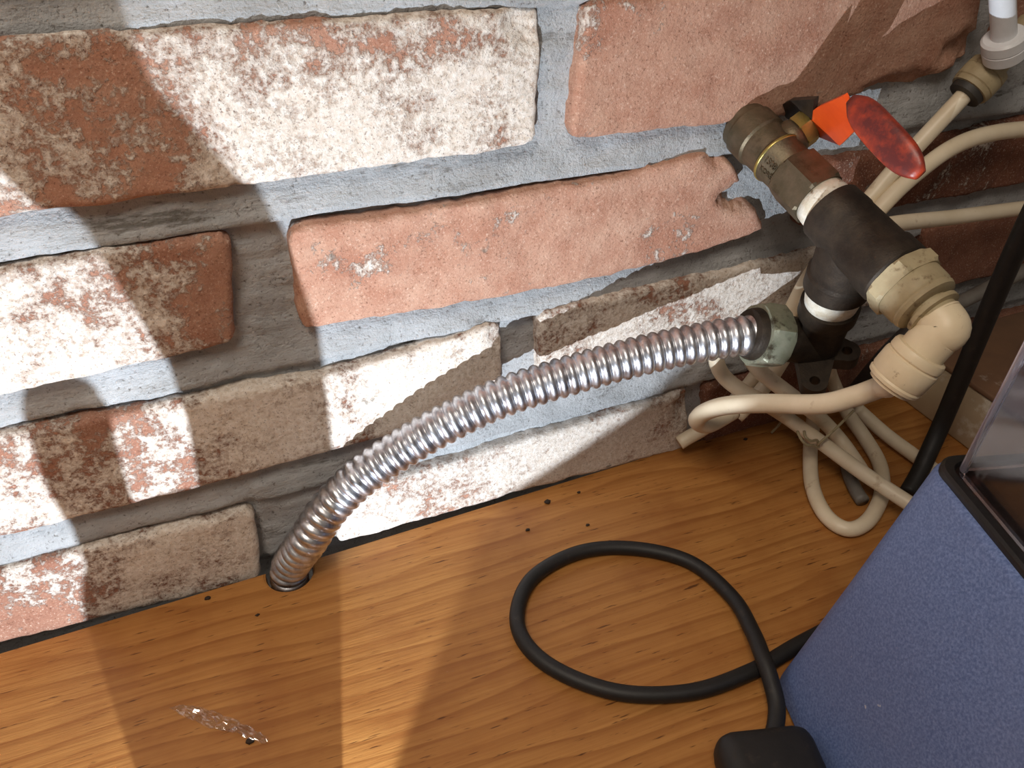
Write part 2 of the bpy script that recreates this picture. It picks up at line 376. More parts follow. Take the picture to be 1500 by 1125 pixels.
def make_wall():
    # mortar bed: weather-struck joints, deep under the brick above and nearly flush over the brick below
    x0, x1, z0, z1, st = -.60, .95, -.05, .585, .0026
    nx = int((x1-x0)/st); nz = int((z1-z0)/st); V = []; P0 = .051; PI_ = .077; BH = .057
    for j in range(nz+1):
        z = z0+(z1-z0)*j/nz
        for i in range(nx+1):
            x = x0+(x1-x0)*i/nx
            t = ((z-P0) % PI_)/(PI_-BH)                # 0 at the brick below, 1 under the brick above
            y = .0035 + (.0050*min(1, max(0, t)) if t < 1.2 else .0045)
            e = Vector((x, 0, z))
            y += .0014*fbm((x*.35, 9, z), 90, 4) + .0007*fbm(e, 240, 4) + .0012*fbm(e+Vector((7, 0, 0)), 22, 3)
            if .0 < x < .05 and z < .062: y -= .002
            if z < .004: y += .016*min(1, (.004-z)/.003)
            V.append((x, y, z))
    Fc = [(j*(nx+1)+i, j*(nx+1)+i+1, (j+1)*(nx+1)+i+1, (j+1)*(nx+1)+i) for j in range(nz) for i in range(nx)]
    # close the slab behind
    b = len(V)
    for (x, z) in ((x0, z0), (x1, z0), (x1, z1), (x0, z1)): V.append((x, .06, z))
    Fc.append((b, b+1, b+2, b+3))
    Fc.append(tuple(range(nx+1))+(b+1, b)); Fc.append(tuple(nz*(nx+1)+i for i in range(nx, -1, -1))+(b+3, b+2))
    Fc.append(tuple(j*(nx+1) for j in range(nz, -1, -1))+(b, b+3)); Fc.append(tuple(j*(nx+1)+nx for j in range(nz+1))+(b+2, b+1))
    wall = mk('wall_back', V, Fc, M_MORTAR); wall['kind'] = 'structure'
    wall['label'] = 'brick wall of pale-washed antique bricks with wide grey mortar joints'
    for i, (t, bt, c) in enumerate(BRICKS): make_brick(i, t, bt, c, wall)
    # the same courses carried on past the picture
    def run(zb, zt, xa, xb, k):
        x = xa
        while x < xb-.03:
            e = min(x+.245, xb)
            q = [Vector((x, 0, zt)), Vector((e, 0, zt))]; r = [Vector((x, 0, zb)), Vector((e, 0, zb))]
            make_brick(40+k, q, r, (random.uniform(.3, .6), random.uniform(.3, .85), .5), wall, .008); k += 1; x = e+.018
    for lo, hi in ((0, 2), (3, 5), (6, 8), (9, 12), (13, 14)):
        t, b = BRICKS[lo][0][0], BRICKS[lo][1][0]; zt, zb = W(*t).z, W(*b).z; xl = min(W(*t).x, W(*b).x)-.018
        n = int((xl+.59)/.263)+1; run(zb, zt, xl-.263*n+.018, xl, lo*10)
        t, b = BRICKS[hi][0][-1], BRICKS[hi][1][-1]; run(W(*b).z, W(*t).z, max(W(*t).x, W(*b).x)+.018, .94, lo*10+5)
    ztop = max(W(*p).z for p in BRICKS[13][0]+BRICKS[14][0])
    for c in range(8):
        zb = ztop+.020+.077*c
        if zb+.057 < .58: run(zb, zb+.057, -.59+.13*(c % 2), .94, 200+c*10)
    return wall
wall = make_wall()

# ---------------------------------------------------------------- wooden counter with the hose hole notched into its back edge
HOLE = Z(424, 838); HOLE_R = .0132
def make_counter():
    ya = Z(424, 829).y; top = [(-.45, Z(0, 956).y-.004), (Z(0, 956).x, Z(0, 956).y)]
    ex = math.sqrt(max(0, HOLE_R**2-(ya-HOLE.y)**2))
    a0 = math.atan2(ya-HOLE.y, -ex); a1 = math.atan2(ya-HOLE.y, ex)-0
    top.append((HOLE.x-ex, ya)); n = 22
    # run the long way round (through the front of the hole)
    A0 = a0 if a0 > 0 else a0+2*math.pi; A1 = a1+2*math.pi
    for k in range(1, n): a = A0+(A1-A0)*k/n; top.append((HOLE.x+HOLE_R*math.cos(a), HOLE.y+HOLE_R*math.sin(a)))
    top += [(HOLE.x+ex, ya), (Z(1000, 652).x, Z(1000, 652).y), (.75, Z(1000, 652).y), (.75, -.62), (-.45, -.62)]
    bm = bmesh.new(); vs = [bm.verts.new((x, y, 0)) for x, y in top]; f = bm.faces.new(vs)
    r = bmesh.ops.extrude_face_region(bm, geom=[f]); 
    for v in [g for g in r['geom'] if isinstance(g, bmesh.types.BMVert)]: v.co.z = -.03
    bmesh.ops.recalc_face_normals(bm, faces=bm.faces)
    ed = [e for e in bm.edges if abs(e.verts[0].co.z) < 1e-6 and abs(e.verts[1].co.z) < 1e-6]
    bmesh.ops.bevel(bm, geom=ed, offset=.0008, segments=2, affect='EDGES')
    bmesh.ops.triangulate(bm, faces=[q for q in bm.faces if len(q.verts) > 4])
    me = bpy.data.meshes.new('wooden_counter'); bm.to_mesh(me); bm.free()
    o = link('wooden_counter', me, M_WOOD, None, False)
    return tag(o, 'brown oiled pine counter board running along the foot of the brick wall', 'counter')
counter = make_counter()

# ---------------------------------------------------------------- ball valve, tee, drop-ear elbow, push-fit elbow (one pipe run)
V0 = W(1096, 189, 0.0); VEND = D(1388, 478, .330)
AX = (VEND-V0).normalized()
def s_at(x, y): return on_axis(V0, AX, x, y)
def lever_part(parent):
    pass
valve = thing('ball_valve', V0, 'tarnished brass ball valve with an orange lever sticking out of the brick wall', 'valve')
R1 = .0128
s_h0, s_h1 = s_at(1163, 256), s_at(1200, 293); s_t1 = s_at(1216, 309)
def body_prof():
    sa = s_at(1116, 209)
    return [(-.004, .0125), (.0, .0125), (.001, .0138), (sa, .0138), (sa+.0012, .0128), ((sa+s_h0)/2-.002, .0126), ((sa+s_h0)/2-.001, .0133), ((sa+s_h0)/2+.001, .0133), ((sa+s_h0)/2+.002, .0126), (s_h0-.004, .0124), (s_h0, .0100)]
autosmooth(mk('valve_body', *lathe(V0, AX, body_prof(), 40), M_BRASS, valve))
rg = mk('body_ring', *lathe(V0, AX, [((s_at(1116,209)+s_h0)/2-.0009, .01335), ((s_at(1116,209)+s_h0)/2-.0005, .0137), ((s_at(1116,209)+s_h0)/2+.0005, .0137), ((s_at(1116,209)+s_h0)/2+.0009, .01335)], 40), M_YEL, valve); rg['label'] = 'bare yellow brass ring'
autosmooth(mk('hex_end', *hexnut(V0, AX, s_h0-.0015, s_h1, .0150, .0012, .25), M_BRASS, valve), 25)
tp = mk('thread_tape', *lathe(V0, AX, [(s_h1-.0005, .0112), (s_h1, .0126), ((s_h1+s_t1)/2, .0131), (s_t1-.001, .0127), (s_t1+.001, .0112)], 40), M_TAPE, valve); tp['label'] = 'white thread tape'
# stem and lever
SD = (RT*.72 + UP*.42 - fw*.18); SD = (SD - AX*SD.dot(AX)).normalized()
s_st = s_at(1138, 231); SB = V0 + AX*(s_st-.004)
mk('stem_boss', *lathe(SB, SD, [(.006, .0098), (.0135, .0092), (.0150, .0085)], 28), M_BRASS, valve)
autosmooth(mk('packing_nut', *hexnut(SB, SD, .0145, .0215, .0090, .0008, .2), M_YEL, valve), 25)
mk('stem', *lathe(SB, SD, [(.02, .0042), (.0275, .0042), (.0285, .0034)], 20), M_DARK, valve)
autosmooth(mk('stem_nut', *hexnut(SB, SD, .0245, .0285, .0068, .0006), M_DARK, valve), 25)
PL = SB + SD*.0225; dl = depth(PL)
def plate(pts, th, n):
    k = len(pts); V = [p-n*th/2 for p in pts]+[p+n*th/2 for p in pts]
    Fc = [tuple(range(k)), tuple(range(k, 2*k))]+[(i, (i+1) % k, k+(i+1) % k, k+i) for i in range(k)]
    return V, Fc
def to_plane(x, y, P, n):
    d = ray(x, y); return CAM + d*((P-CAM).dot(n)/d.dot(n))
lbase = mk('lever_base', *plate([to_plane(x, y, PL, SD) for x, y in ((1147, 152), (1160, 145), (1196, 143), (1190, 193), (1154, 170))], .0026, SD), M_DARK, valve, False)
lbase['label'] = 'dark metal root of the lever'
lev = mk('lever', *plate([to_plane(x, y, PL, SD) for x, y in ((1186, 166), (1200, 155), (1238, 138), (1258, 176), (1256, 188), (1233, 211), (1187, 193))], .0022, SD), M_ORANGE, valve, False)
lev['label'] = 'orange painted lever plate'
def paddle(A, B, wv, hw, th, n=18, seg=20):
    V = []; Fc = []; d = (B-A); tv = d.normalized().cross(wv).normalized(); wv = tv.cross(d.normalized()).normalized()
    for i in range(n+1):
        t = i/n; k = max(.12, (1-abs(2*t-1)**3.4))**.5
        p = A.lerp(B, t) + tv*(.0015*math.sin(math.pi*t))
        for j in range(seg):
            a = 2*math.pi*j/seg; ca, sa = math.cos(a), math.sin(a)
            V.append(p + wv*hw*k*math.copysign(abs(ca)**.75, ca) + tv*th*max(k, .5)*math.copysign(abs(sa)**.75, sa))
    for i in range(n):
        for j in range(seg): j2 = (j+1) % seg; Fc.append((i*seg+j, i*seg+j2, (i+1)*seg+j2, (i+1)*seg+j))
    Fc.append(tuple(range(seg))); Fc.append(tuple(n*seg+j for j in range(seg)))
    return V, Fc
GA = to_plane(1247, 146, PL, SD); GB = D(1348, 256, depth(GA)-.022)
gr = mk('lever_grip', *paddle(GA, GB, (RT*.7+UP*.6-fw*.9), .0072, .0032), M_GRIP, lev); gr['label'] = 'orange vinyl coated grip wing'
# cast letters on the valve body
def cast_text(s, size, s0, ang, parent):
    cu = bpy.data.curves.new('cast_mark', 'FONT'); cu.body = s; cu.size = size; cu.extrude = .00035
    ob = bpy.data.objects.new('tmp', cu); COL.objects.link(ob); bpy.context.view_layer.update()
    me = bpy.data.meshes.new_from_object(ob.evaluated_get(bpy.context.evaluated_depsgraph_get()))
    bpy.data.objects.remove(ob)
    # frame: x along the axis, y around the body
    toc = (CAM-(V0+AX*.03)); toc = (toc-AX*toc.dot(AX)).normalized(); sd = AX.cross(toc)
    for v in me.vertices:
        a = ang - v.co.y/.0127; r = .0127+v.co.z
        p = V0 + AX*(s0+v.co.x) + (toc*math.cos(a)+sd*math.sin(a))*r; v.co = p
    me.name = 'cast_mark'; return link('cast_mark', me, M_BRASS, parent, False)
cast_text('1508', .0042, (s_at(1116, 209)+s_h0)/2+.0022, .42, valve)
cast_text('KOREA', .0036, (s_at(1116, 209)+s_h0)/2+.0022, .80, valve)

# tee
s_e = s_at(1312, 405); TC = V0 + AX*s_at(1252, 344)
tee = thing('pipe_tee', TC, 'dark cast pipe tee joining the valve, the hose elbow and the white fitting', 'pipe tee')
E0 = W(1196, 502, -.060); BD = (E0-TC).normalized(); LB = (E0-TC).length
sb = on_axis(TC, BD, 1228, 422)
autosmooth(mk('tee_body', *lathe(V0, AX, [(s_t1-.0005, .0120), (s_t1, .0150), (s_t1+.010, .0154), (s_t1+.0115, .0150), (s_e-.012, .0152), (s_e-.0105, .0162), (s_e-.001, .0162), (s_e, .0154), (s_e, .010)], 40), M_DARK, tee))
autosmooth(mk('branch', *lathe(TC, BD, [(0, .0148), (sb-.012, .0148), (sb-.0105, .0160), (sb-.001, .0160), (sb, .0152), (sb, .010)], 40), M_DARK, tee))
bt = mk('thread_tape', *lathe(TC, BD, [(sb-.001, .0118), (sb, .0134), (sb+.005, .0138), (sb+.0115, .0130), (sb+.013, .0118)], 40), M_TAPE, tee); bt['label'] = 'white thread tape with dark stains'

# drop-ear elbow
elbow = thing('wall_elbow', E0, 'dark cast elbow with two screw ears hanging under the pipe tee', 'pipe elbow')
HX = W(1100, 489, -.052); HD = (HX-E0).normalized(); LH = (HX-E0).length
ev = join(lathe(TC, BD, [(sb+.0112, .0120), (sb+.0115, .0148), (sb+.020, .0148), (sb+.024, .0128), (LB+.004, .0122), (LB+.010, .0104), (LB+.0125, .006)], 36),
          lathe(E0, HD, [(-.006, .0115), (.0, .0122), (.010, .0122), (LH-.018, .0126)], 36))
autosmooth(mk('elbow_body', *ev, M_DARK, elbow))
def ear(C, tip, rb, rt, rh, th, nv):
    ax = (tip-C); ax = (ax-nv*ax.dot(nv)); L = ax.length; ax.normalize(); ay = nv.cross(ax); N = 32; outer = []
    for k in range(N):
        a = 2*math.pi*k/N; dx, dy = math.cos(a), math.sin(a); lo, hi = 0, L+rb
        def inside(x, y):        # tapered stadium between base circle (-L,0,rb) and tip circle (0,0,rt)
            t = min(1, max(0, -x/L)); return math.hypot(x+L*t, y) <= rt+(rb-rt)*t
        for _ in range(30):
            m = (lo+hi)/2
            if inside(dx*m, dy*m): lo = m
            else: hi = m
        outer.append((dx*lo, dy*lo))
    T = C+ax*L; V = []
    for h in (-th/2, th/2):
        for x, y in outer: V.append(T+ax*x+ay*y+nv*h)
        for k in range(N): a = 2*math.pi*k/N; V.append(T+(ax*math.cos(a)+ay*math.sin(a))*rh+nv*h)
    Fc = []
    for k in range(N):
        k2 = (k+1) % N
        Fc += [(k, k2, N+k2, N+k), (2*N+k, 2*N+k2, 3*N+k2, 3*N+k), (k, k2, 2*N+k2, 2*N+k), (N+k, N+k2, 3*N+k2, 3*N+k)]
    return V, Fc
dE = depth(E0)
nE = (-fw*.75 + RT*-.15 + UP*.5).normalized(); EB = E0 + BD*.004
for (x, y, dd) in ((1236, 529, .002), (1190, 570, -.006)):
    autosmooth(mk('screw_ear', *ear(EB, D(x, y, dE+dd), .0115, .0068, .0027, .0085, nE), M_DARK, elbow))

# white push-fit elbow
pf = thing('push_fit_elbow', V0+AX*s_e, 'aged cream plastic push-fit elbow screwed into the end of the dark tee', 'pipe fitting')
s1, s2, s3, s4 = s_at(1340, 432), s_at(1362, 452), s_at(1372, 462), s_at(1380, 470)
autosmooth(mk('hex_nut', *hexnut(V0, AX, s_e+.0002, s1-.004, .0176, .0014, .15), M_PLGREY, pf), 25)
autosmooth(mk('socket', *lathe(V0, AX, [(s1-.006, .0140), (s1-.004, .0150), (s1+.003, .0148), (s1+.004, .0142), (s1+.005, .0146), (s2-.002, .0140), (s2-.001, .0110)], 36), M_PLGREY, pf))
autosmooth(mk('collet', *lathe(V0, AX, [(s2-.004, .0088), (s2+.0005, .0088), (s2+.001, .0118), (s2+.003, .0118), (s2+.0035, .0092), (s3+.004, .0092)], 32), M_PLGREY, pf))
EC = V0+AX*(s4+.0025); dEC = depth(EC)
P2 = D(1336, 530, dEC+.010); D2 = (P2-EC).normalized()
eb = spline([V0+AX*(s3+.001), EC-AX*.005, EC+(D2-AX)*.0012+AX*.0018, EC+D2*.006, EC+D2*.020], 8)
mk('elbow_body', *sweep(eb, .0098, 28), M_PLAST, pf)
L2 = (P2-EC).length
autosmooth(mk('grip_collar', *lathe(EC, D2, [(0.0140, .0098), (0.0145, .0116), (0.0160, .0122), (0.0185, .0122), (0.0193, .0116), (0.0200, .0124), (0.0215, .0127), (0.0290, .0125), (0.0300, .0120), (0.0310, .0124), (0.0325, .0120), (0.0333, .0100), (0.0345, .0100), (0.0350, .0060)], 36), M_PLAST, pf))

# ---------------------------------------------------------------- corrugated hose
hose = thing('corrugated_hose', HOLE, 'shiny corrugated stainless steel hose arching from the elbow down into the counter', 'hose')
hp = [W(1122, 487, -.052), W(1085, 492, -.050), W(1040, 499, -.046), W(950, 518, -.038), W(850, 545, -.031), W(735, 582, -.025), W(650, 622, -.021), W(580, 663, -.018), W(525, 702, -.017), W(482, 745, -.0165), W(452, 790, -.016), HOLE+Vector((.001, .0, .004)), HOLE+Vector((-.001, .0005, -.016)), HOLE+Vector((-.0015, .0005, -.026))]
hp, hl = resample(spline(hp, 20), .00052)
PITCH = .00585
def hr(s, i): c = abs(math.sin(math.pi*s/PITCH)); return .0088+.0020*c**.8
mk('hose_tube', *sweep(hp, hr, 36), M_STEEL, hose)
nd = (hp[0]-hp[30]).normalized()
NA = W(1102, 489, -.0515)
co = autosmooth(mk('sleeve', *lathe(NA, HD*-1, [(-.0035, .0108), (-.0032, .0128), (-.001, .0138), (.0015, .0142), (.002, .0120)], 36), M_DARK, hose))
nt = autosmooth(mk('hex_nut', *hexnut(NA, HD*-1, .0012, .0158, .0182, .0022, .35), M_NUT, hose), 22); nt['label'] = 'pale green-grey plated hex nut'

# ---------------------------------------------------------------- cream tubes
RB = .0047
def tube(name, pts, r, mat, label, cat, group=None, seg=16, n=12):
    P, _ = resample(spline(pts, n), .0022)
    o = mk(name, *sweep(P, r, seg), mat); o['label'] = label; o['category'] = cat
    if group: o['group'] = group
    return o
G = 'cream water tubes by the valve'
tube('water_tube', [EC+D2*.022, EC+D2*.034, D(1290, 567, .362), D(1250, 581, .374), D(1200, 592, .385), D(1120, 591, .410), D(1065, 594, .428), D(1034, 603, .442), D(1021, 616, .454), D(1038, 622, .467), D(1075, 602, .476)], .0051, M_TUBE,
     'thick cream tube running left from the push-fit elbow and looping back at the wall', 'tube', G)
tube('water_tube', [W(995, 649, -.0085), W(1006, 642, -.009), W(1038, 622, -.012), W(1090, 572, -.012), W(1130, 515, -.012), W(1190, 398, -.012), W(1290, 272, -.012), W(1350, 206, -.013), W(1412, 140, -.014), W(1425, 126, -.014)], RB, M_TUBE,
     'long straight cream tube rising diagonally along the bricks to the upper connector', 'tube', G)
tube('water_tube', [W(1079, 610, -.0225), W(1092, 597, -.0225), W(1126, 558, -.0215), W(1171, 484, -.0215), W(1232, 374, -.0225), W(1293, 301, -.0205), W(1340, 256, -.0185), W(1395, 216, -.0175), W(1450, 196, -.0175), W(1520, 188, -.0175), W(1600, 186, -.0175)], RB, M_TUBE,
     'cream tube curving to the right edge just below the long straight tube', 'tube', G)
tube('water_tube', [W(1056, 500, -.010), W(1049, 525, -.016), W(1060, 551, -.022), W(1086, 572, -.032), W(1116, 588, -.036), Z(1150, 610, .030), Z(1200, 646, .0265), Z(1260, 690, .0245), Z(1325, 733, .021), Z(1370, 762, .018)], RB, M_TUBE,
     'cream tube lit white behind the hose end, crossing the coil towards the blue box', 'tube', G)
tube('water_tube', [W(1100, 528, -.024), W(1118, 548, -.034), W(1165, 584, -.046), Z(1205, 616, .030), Z(1232, 646, .0175), Z(1252, 674, .0142), Z(1266, 696, .0140)], RB, M_TUBE,
     'cream tube descending from behind the hose nut into the middle of the coil', 'tube', G)
tube('water_tube', [W(1204, 520, -.030), Z(1199, 562, .045), Z(1192, 612, .020), Z(1187, 660, .0085), Z(1190, 712, .006), Z(1209, 754, .0052), Z(1240, 775, .0052), Z(1268, 766, .0052), Z(1287, 738, .0052), Z(1293, 708, .0052), Z(1287, 676, .0055), Z(1266, 640, .010), Z(1240, 602, .022), Z(1217, 552, .045), W(1212, 530, -.036)], RB, M_TUBE,
     'cream tube hanging in a teardrop loop on the counter beside the blue box', 'tube', G)
tube('water_tube', [Z(1254, 597, .016), Z(1266, 608, .012), Z(1300, 638, .008), Z(1346, 672, .006), Z(1400, 712, .006)], RB, M_TUBE,
     'short cream tube passing behind the thick black cable at the counter end', 'tube', G)
tube('water_tube', [W(1240, 352, -.036), W(1300, 330, -.034), W(1400, 318, -.024), W(1505, 304, -.018), W(1620, 290, -.018)], RB*.98, M_TUBE,
     'cream tube running level from behind the tee to the right edge', 'tube', G)
tube('grey_band', [Z(1240, 676, .0046), Z(1244, 696, .0046), Z(1254, 719, .0046), Z(1264, 734, .0046)], .0043, M_GTUBE,
     'short grey band lying inside the teardrop tube loop', 'tube')  # thin grey band laid along the inside of the loop
tube('grey_band', [W(1330, 478, -.006), W(1400, 446, -.008), W(1490, 402, -.009), W(1600, 352, -.009)], .0052, M_GTUBE,
     'dull grey tube slanting up to the right behind the thick black cable', 'tube')
tube('grey_band', [W(1372, 452, -.022), W(1345, 478, -.022), W(1300, 522, -.022), Z(1256, 574, .012), Z(1240, 592, .0075)], .0070, M_DBAND,
     'dark grey band slanting down between the elbow ears and the push-fit elbow', 'tube')  # dark band laid from the push-fit elbow down to the counter

# upper connector
c0 = W(1416, 136, -.0145); c1 = W(1465, 84, -.0145); cdv = (c1-c0).normalized(); cl = (c1-c0).length
up = thing('tube_connector', c0, 'beige push-fit connector at the top of the long straight tube', 'pipe fitting')
autosmooth(mk('gasket', *lathe(c0, cdv, [(-.0022, .0060), (-.002, .0090), (.0015, .0094), (.002, .0080)], 32), M_GASKET, up))
autosmooth(mk('collar', *lathe(c0, cdv, [(.0012, .0085), (.0015, .0106), (.004, .0112), (.0045, .0108), (.005, .0113), (.0115, .0113), (.012, .0109), (.0125, .0113), (.0165, .0108), (.0172, .0080)], 36), M_PLGREY, up))
autosmooth(mk('connector_body', *lathe(c0, cdv, [(.016, .0080), (.020, .0078), (.034, .0074), (.045, .0074)], 32), M_PLGREY, up))
k0 = W(1471, 62, -.024); k1 = W(1466, -60, -.024); kd = (k1-k0).normalized()
wc = thing('tube_connector', k0, 'white push-fit connector in the upper right corner, above the beige one', 'pipe fitting')
autosmooth(mk('collar', *lathe(k0, kd, [(-.010, .0086), (-.0085, .0102), (-.003, .0106), (-.0025, .0102), (-.002, .0106), (.003, .0106), (.0042, .0094), (.0042, .0066)], 36), M_WHITE, wc))
tube('water_tube', [k0-kd*.002, k0+kd*.02, k0+kd*.06], .0060, M_WHITE, 'white tube entering the upper right connector from above', 'tube')

# twist tie
tw = thing('twist_tie', Z(1190, 655, .012), 'thin beige wire tie twisted round the cream tubes above the loop', 'wire tie')
def wire(nm, pts, r=.0009):
    P, _ = resample(spline(pts, 10), .0012); return mk(nm, *sweep(P, r, 8), M_PLGREY, tw)
wire('tail', [Z(1250, 602, 0.0420), Z(1226, 626, 0.0400), Z(1204, 646, 0.0350), Z(1196, 654, 0.0280)])
wire('tail', [Z(1130, 634, 0.0015), Z(1137, 627, 0.0060), Z(1146, 616, 0.0130)])
wire('knot', [Z(1168, 632, 0.0360), Z(1174, 644, 0.0350), Z(1182, 652, 0.0320), Z(1192, 652, 0.0305), Z(1199, 656, 0.0280), Z(1197, 645, 0.0335), Z(1188, 646, 0.0340), Z(1180, 640, 0.0360), Z(1178, 632, 0.0360)])

# ---------------------------------------------------------------- black cables
tube('power_cable', [Z(1330, 722, .0056), Z(1345, 696, .013), Z(1358, 668, .022), W(1385, 608, -.078), W(1430, 500, -.082), W(1470, 405, -.086), W(1510, 318, -.090), W(1560, 220, -.094)], .0054, M_RUB,
     'thick black cable rising from behind the blue box to the right edge', 'cable', seg=18)
tube('power_cable', [Z(1225, 915, .0042), Z(1165, 947, .0042), Z(1100, 984, .0042), Z(1010, 1014, .0042), Z(900, 1013, .0042), Z(800, 972, .0042), Z(758, 915, .0042), Z(777, 850, .0042), Z(845, 810, .0042), Z(925, 803, .0042), Z(1010, 823, .0044), Z(1072, 874, .006), Z(1102, 925, .0105), Z(1117, 962, .0135), Z(1130, 1000, .011), Z(1138, 1045, .0075), Z(1125, 1100, .006), Z(1090, 1160, .006)], .0041, M_RUB,
     'black cable lying in a round loop on the bare counter', 'cable', n=16)
# black rounded lump filling the dark area at the bottom edge
pg0 = Z(1068, 1150, .016); 
lump = thing('dark_lump', Z(1068, 1150, 0), 'black rounded lump at the bottom edge beside the blue box', 'lump')
bx = box((-.022, -.030, 0), (.024, .018, .022), Vector((.96, -.28, 0)), Vector((.28, .96, 0)), O=Z(1120, 1150, .0005), bev=.009, seg=5)
mk('lump_body', *bx, M_RUB, lump)

# ---------------------------------------------------------------- blue machine box
HB = .145
ct = Z(1346, 670, HB); cb_ = Z(1124, 985, 0); e1t = Z(1497, 858, HB)
e1 = (e1t-ct).normalized(); e2 = Vector((-e1.y, e1.x, 0)); 
if e2.x < 0: e2 = -e2
bb = thing('grinder_box', (cb_.x+.06, cb_.y-.08, 0), 'blue speckled metal machine box with a black-rimmed top on the counter', 'machine')
def ringpts(C, l1, l2, rad, z, n=6):    # rounded rectangle from the corner C along e1 and e2
    out = []
    cs = [(C+e1*rad+e2*rad, math.pi), (C+e1*(l1-rad)+e2*rad, 0), (C+e1*(l1-rad)+e2*(l2-rad), 0), (C+e1*rad+e2*(l2-rad), 0)]
    dirs = [(-e2, -e1), (e1, -e2), (e2, e1), (-e1, e2)]
    order = [0, 1, 2, 3]
    for k in order:
        c = cs[k][0]; a, b = [(-e1, -e2), (-e2, e1), (e1, e2), (e2, -e1)][k]
        for j in range(n+1):
            t = math.pi/2*j/n; p = c + a*rad*math.cos(t) + b*rad*math.sin(t); out.append(Vector((p.x, p.y, z)))
    return out
def loft(rings, caps=(True, True)):
    V = []; Fc = []; n = len(rings[0])
    for r in rings: V += r
    for i in range(len(rings)-1):
        for k in range(n): k2 = (k+1) % n; Fc.append((i*n+k, i*n+k2, (i+1)*n+k2, (i+1)*n+k))
    if caps[0]: Fc.append(tuple(range(n)))
    if caps[1]: Fc.append(tuple((len(rings)-1)*n+k for k in range(n)))
    return V, Fc
L1, L2_ = .165, .150
taper = lambda t: cb_.lerp(Vector((ct.x, ct.y, 0)), t)
rings = [ringpts(taper(0), L1, L2_, .016, .004, 10), ringpts(taper(.5), L1-.006, L2_-.006, .016, HB/2, 10), ringpts(taper(1), L1-.014, L2_-.014, .015, HB-.003, 10), ringpts(taper(1)+(e1+e2)*.0012, L1-.0164, L2_-.0164, .0142, HB-.0008, 10), ringpts(taper(1)+(e1+e2)*.003, L1-.020, L2_-.020, .0125, HB, 10)]
autosmooth(mk('body', *loft(rings), M_BLUE, bb), 50)
ft = Vector((cb_.x, cb_.y, 0))
for a in (.025, L1-.025):
    for b in (.025, L2_-.025):
        mk('foot', *lathe(Vector((ft.x, ft.y, 0))+e1*a+e2*b, Vector((0, 0, 1)), [(0, .009), (.001, .010), (.006, .010)], 20), M_RUB, bb)
tc = Vector((ct.x, ct.y, 0))
ro = [ringpts(tc+(e1+e2)*.0026, L1-.0192, L2_-.0192, .0100, HB-.001), ringpts(tc+(e1+e2)*.0026, L1-.0192, L2_-.0192, .0100, HB+.0022), ringpts(tc+(e1+e2)*.0036, L1-.0212, L2_-.0212, .0095, HB+.0032), ringpts(tc+(e1+e2)*.0068, L1-.0276, L2_-.0276, .007, HB+.0030), ringpts(tc+(e1+e2)*.0075, L1-.029, L2_-.029, .007, HB+.0012)]
rm = autosmooth(mk('top_rim', *loft(ro, (False, False)), M_RIM, bb), 40); rm['label'] = 'glossy black rim round the top'
mk('top_panel', *loft([ringpts(tc+(e1+e2)*.0068, L1-.0276, L2_-.0276, .007, HB+.0002), ringpts(tc+(e1+e2)*.0068, L1-.0276, L2_-.0276, .007, HB+.0013)]), M_COFFEE, bb)
# clear hopper standing in the rim
hpz = HB+.0018; hc = tc+(e1*.0085+e2*.0085); hl1, hl2 = L1-.031, L2_-.031; hh = .11
ho = [ringpts(hc, hl1, hl2, .006, hpz), ringpts(hc, hl1, hl2, .006, hpz+hh)]
hi_ = [ringpts(hc+(e1+e2)*.0028, hl1-.0056, hl2-.0056, .0035, hpz+hh), ringpts(hc+(e1+e2)*.0028, hl1-.0056, hl2-.0056, .0035, hpz)]
hv, hf = loft(ho+hi_, (False, False)); n_ = len(ho[0]); hf += [(3*n_+k, 3*n_+(k+1) % n_, (k+1) % n_, k) for k in range(n_)]
hop = tag(autosmooth(mk('clear_hopper', hv, hf, M_CLEAR), 40), 'clear acrylic hopper standing in the black rim of the blue box', 'hopper')

M_GLINT = mottled('glint_edge', srgb(226, 226, 240), srgb(188, 184, 210), 40, .15, 0, .0)  # pale colour carries the bright highlight along the hopper's corner edges
hb_ = hop; hop2 = thing('clear_hopper', (hc.x+hl1*e1.x/2+hl2*e2.x/2, hc.y+hl1*e1.y/2+hl2*e2.y/2, hpz), hop['label'], 'hopper')
for k_ in ('label', 'category'): del hb_[k_]
hb_.name = 'hopper_wall'; hop2.name = 'clear_hopper'; hb_.parent = hop2; hb_.matrix_parent_inverse = hop2.matrix_world.inverted()
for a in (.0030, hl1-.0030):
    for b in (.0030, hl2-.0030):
        ce = mk('corner_glint', *lathe(Vector((hc.x, hc.y, hpz))+e1*a+e2*b, Vector((0, 0, 1)), [(.001, .0020), (hh, .0020)], 12), M_GLINT, hop2); ce['label'] = 'thick corner edge with its bright glint painted pale'
# ---------------------------------------------------------------- low beige carton in the corner behind the cable
A_ = Z(1312, 579, 0)
cart = thing('carton', (A_.x+.06, -.12, 0), 'low scuffed beige carton on the counter behind the thick black cable', 'box')
hz_ = .047
mk('carton_body', *box((A_.x, -.26, .0003), (A_.x+.15, -.006, hz_-.004), bev=.0015, seg=2), M_BEIGE, cart)
mk('lid', *box((A_.x-.0015, -.262, hz_-.0042), (A_.x+.1515, -.005, hz_), bev=.0012, seg=2), M_BTOP, cart)

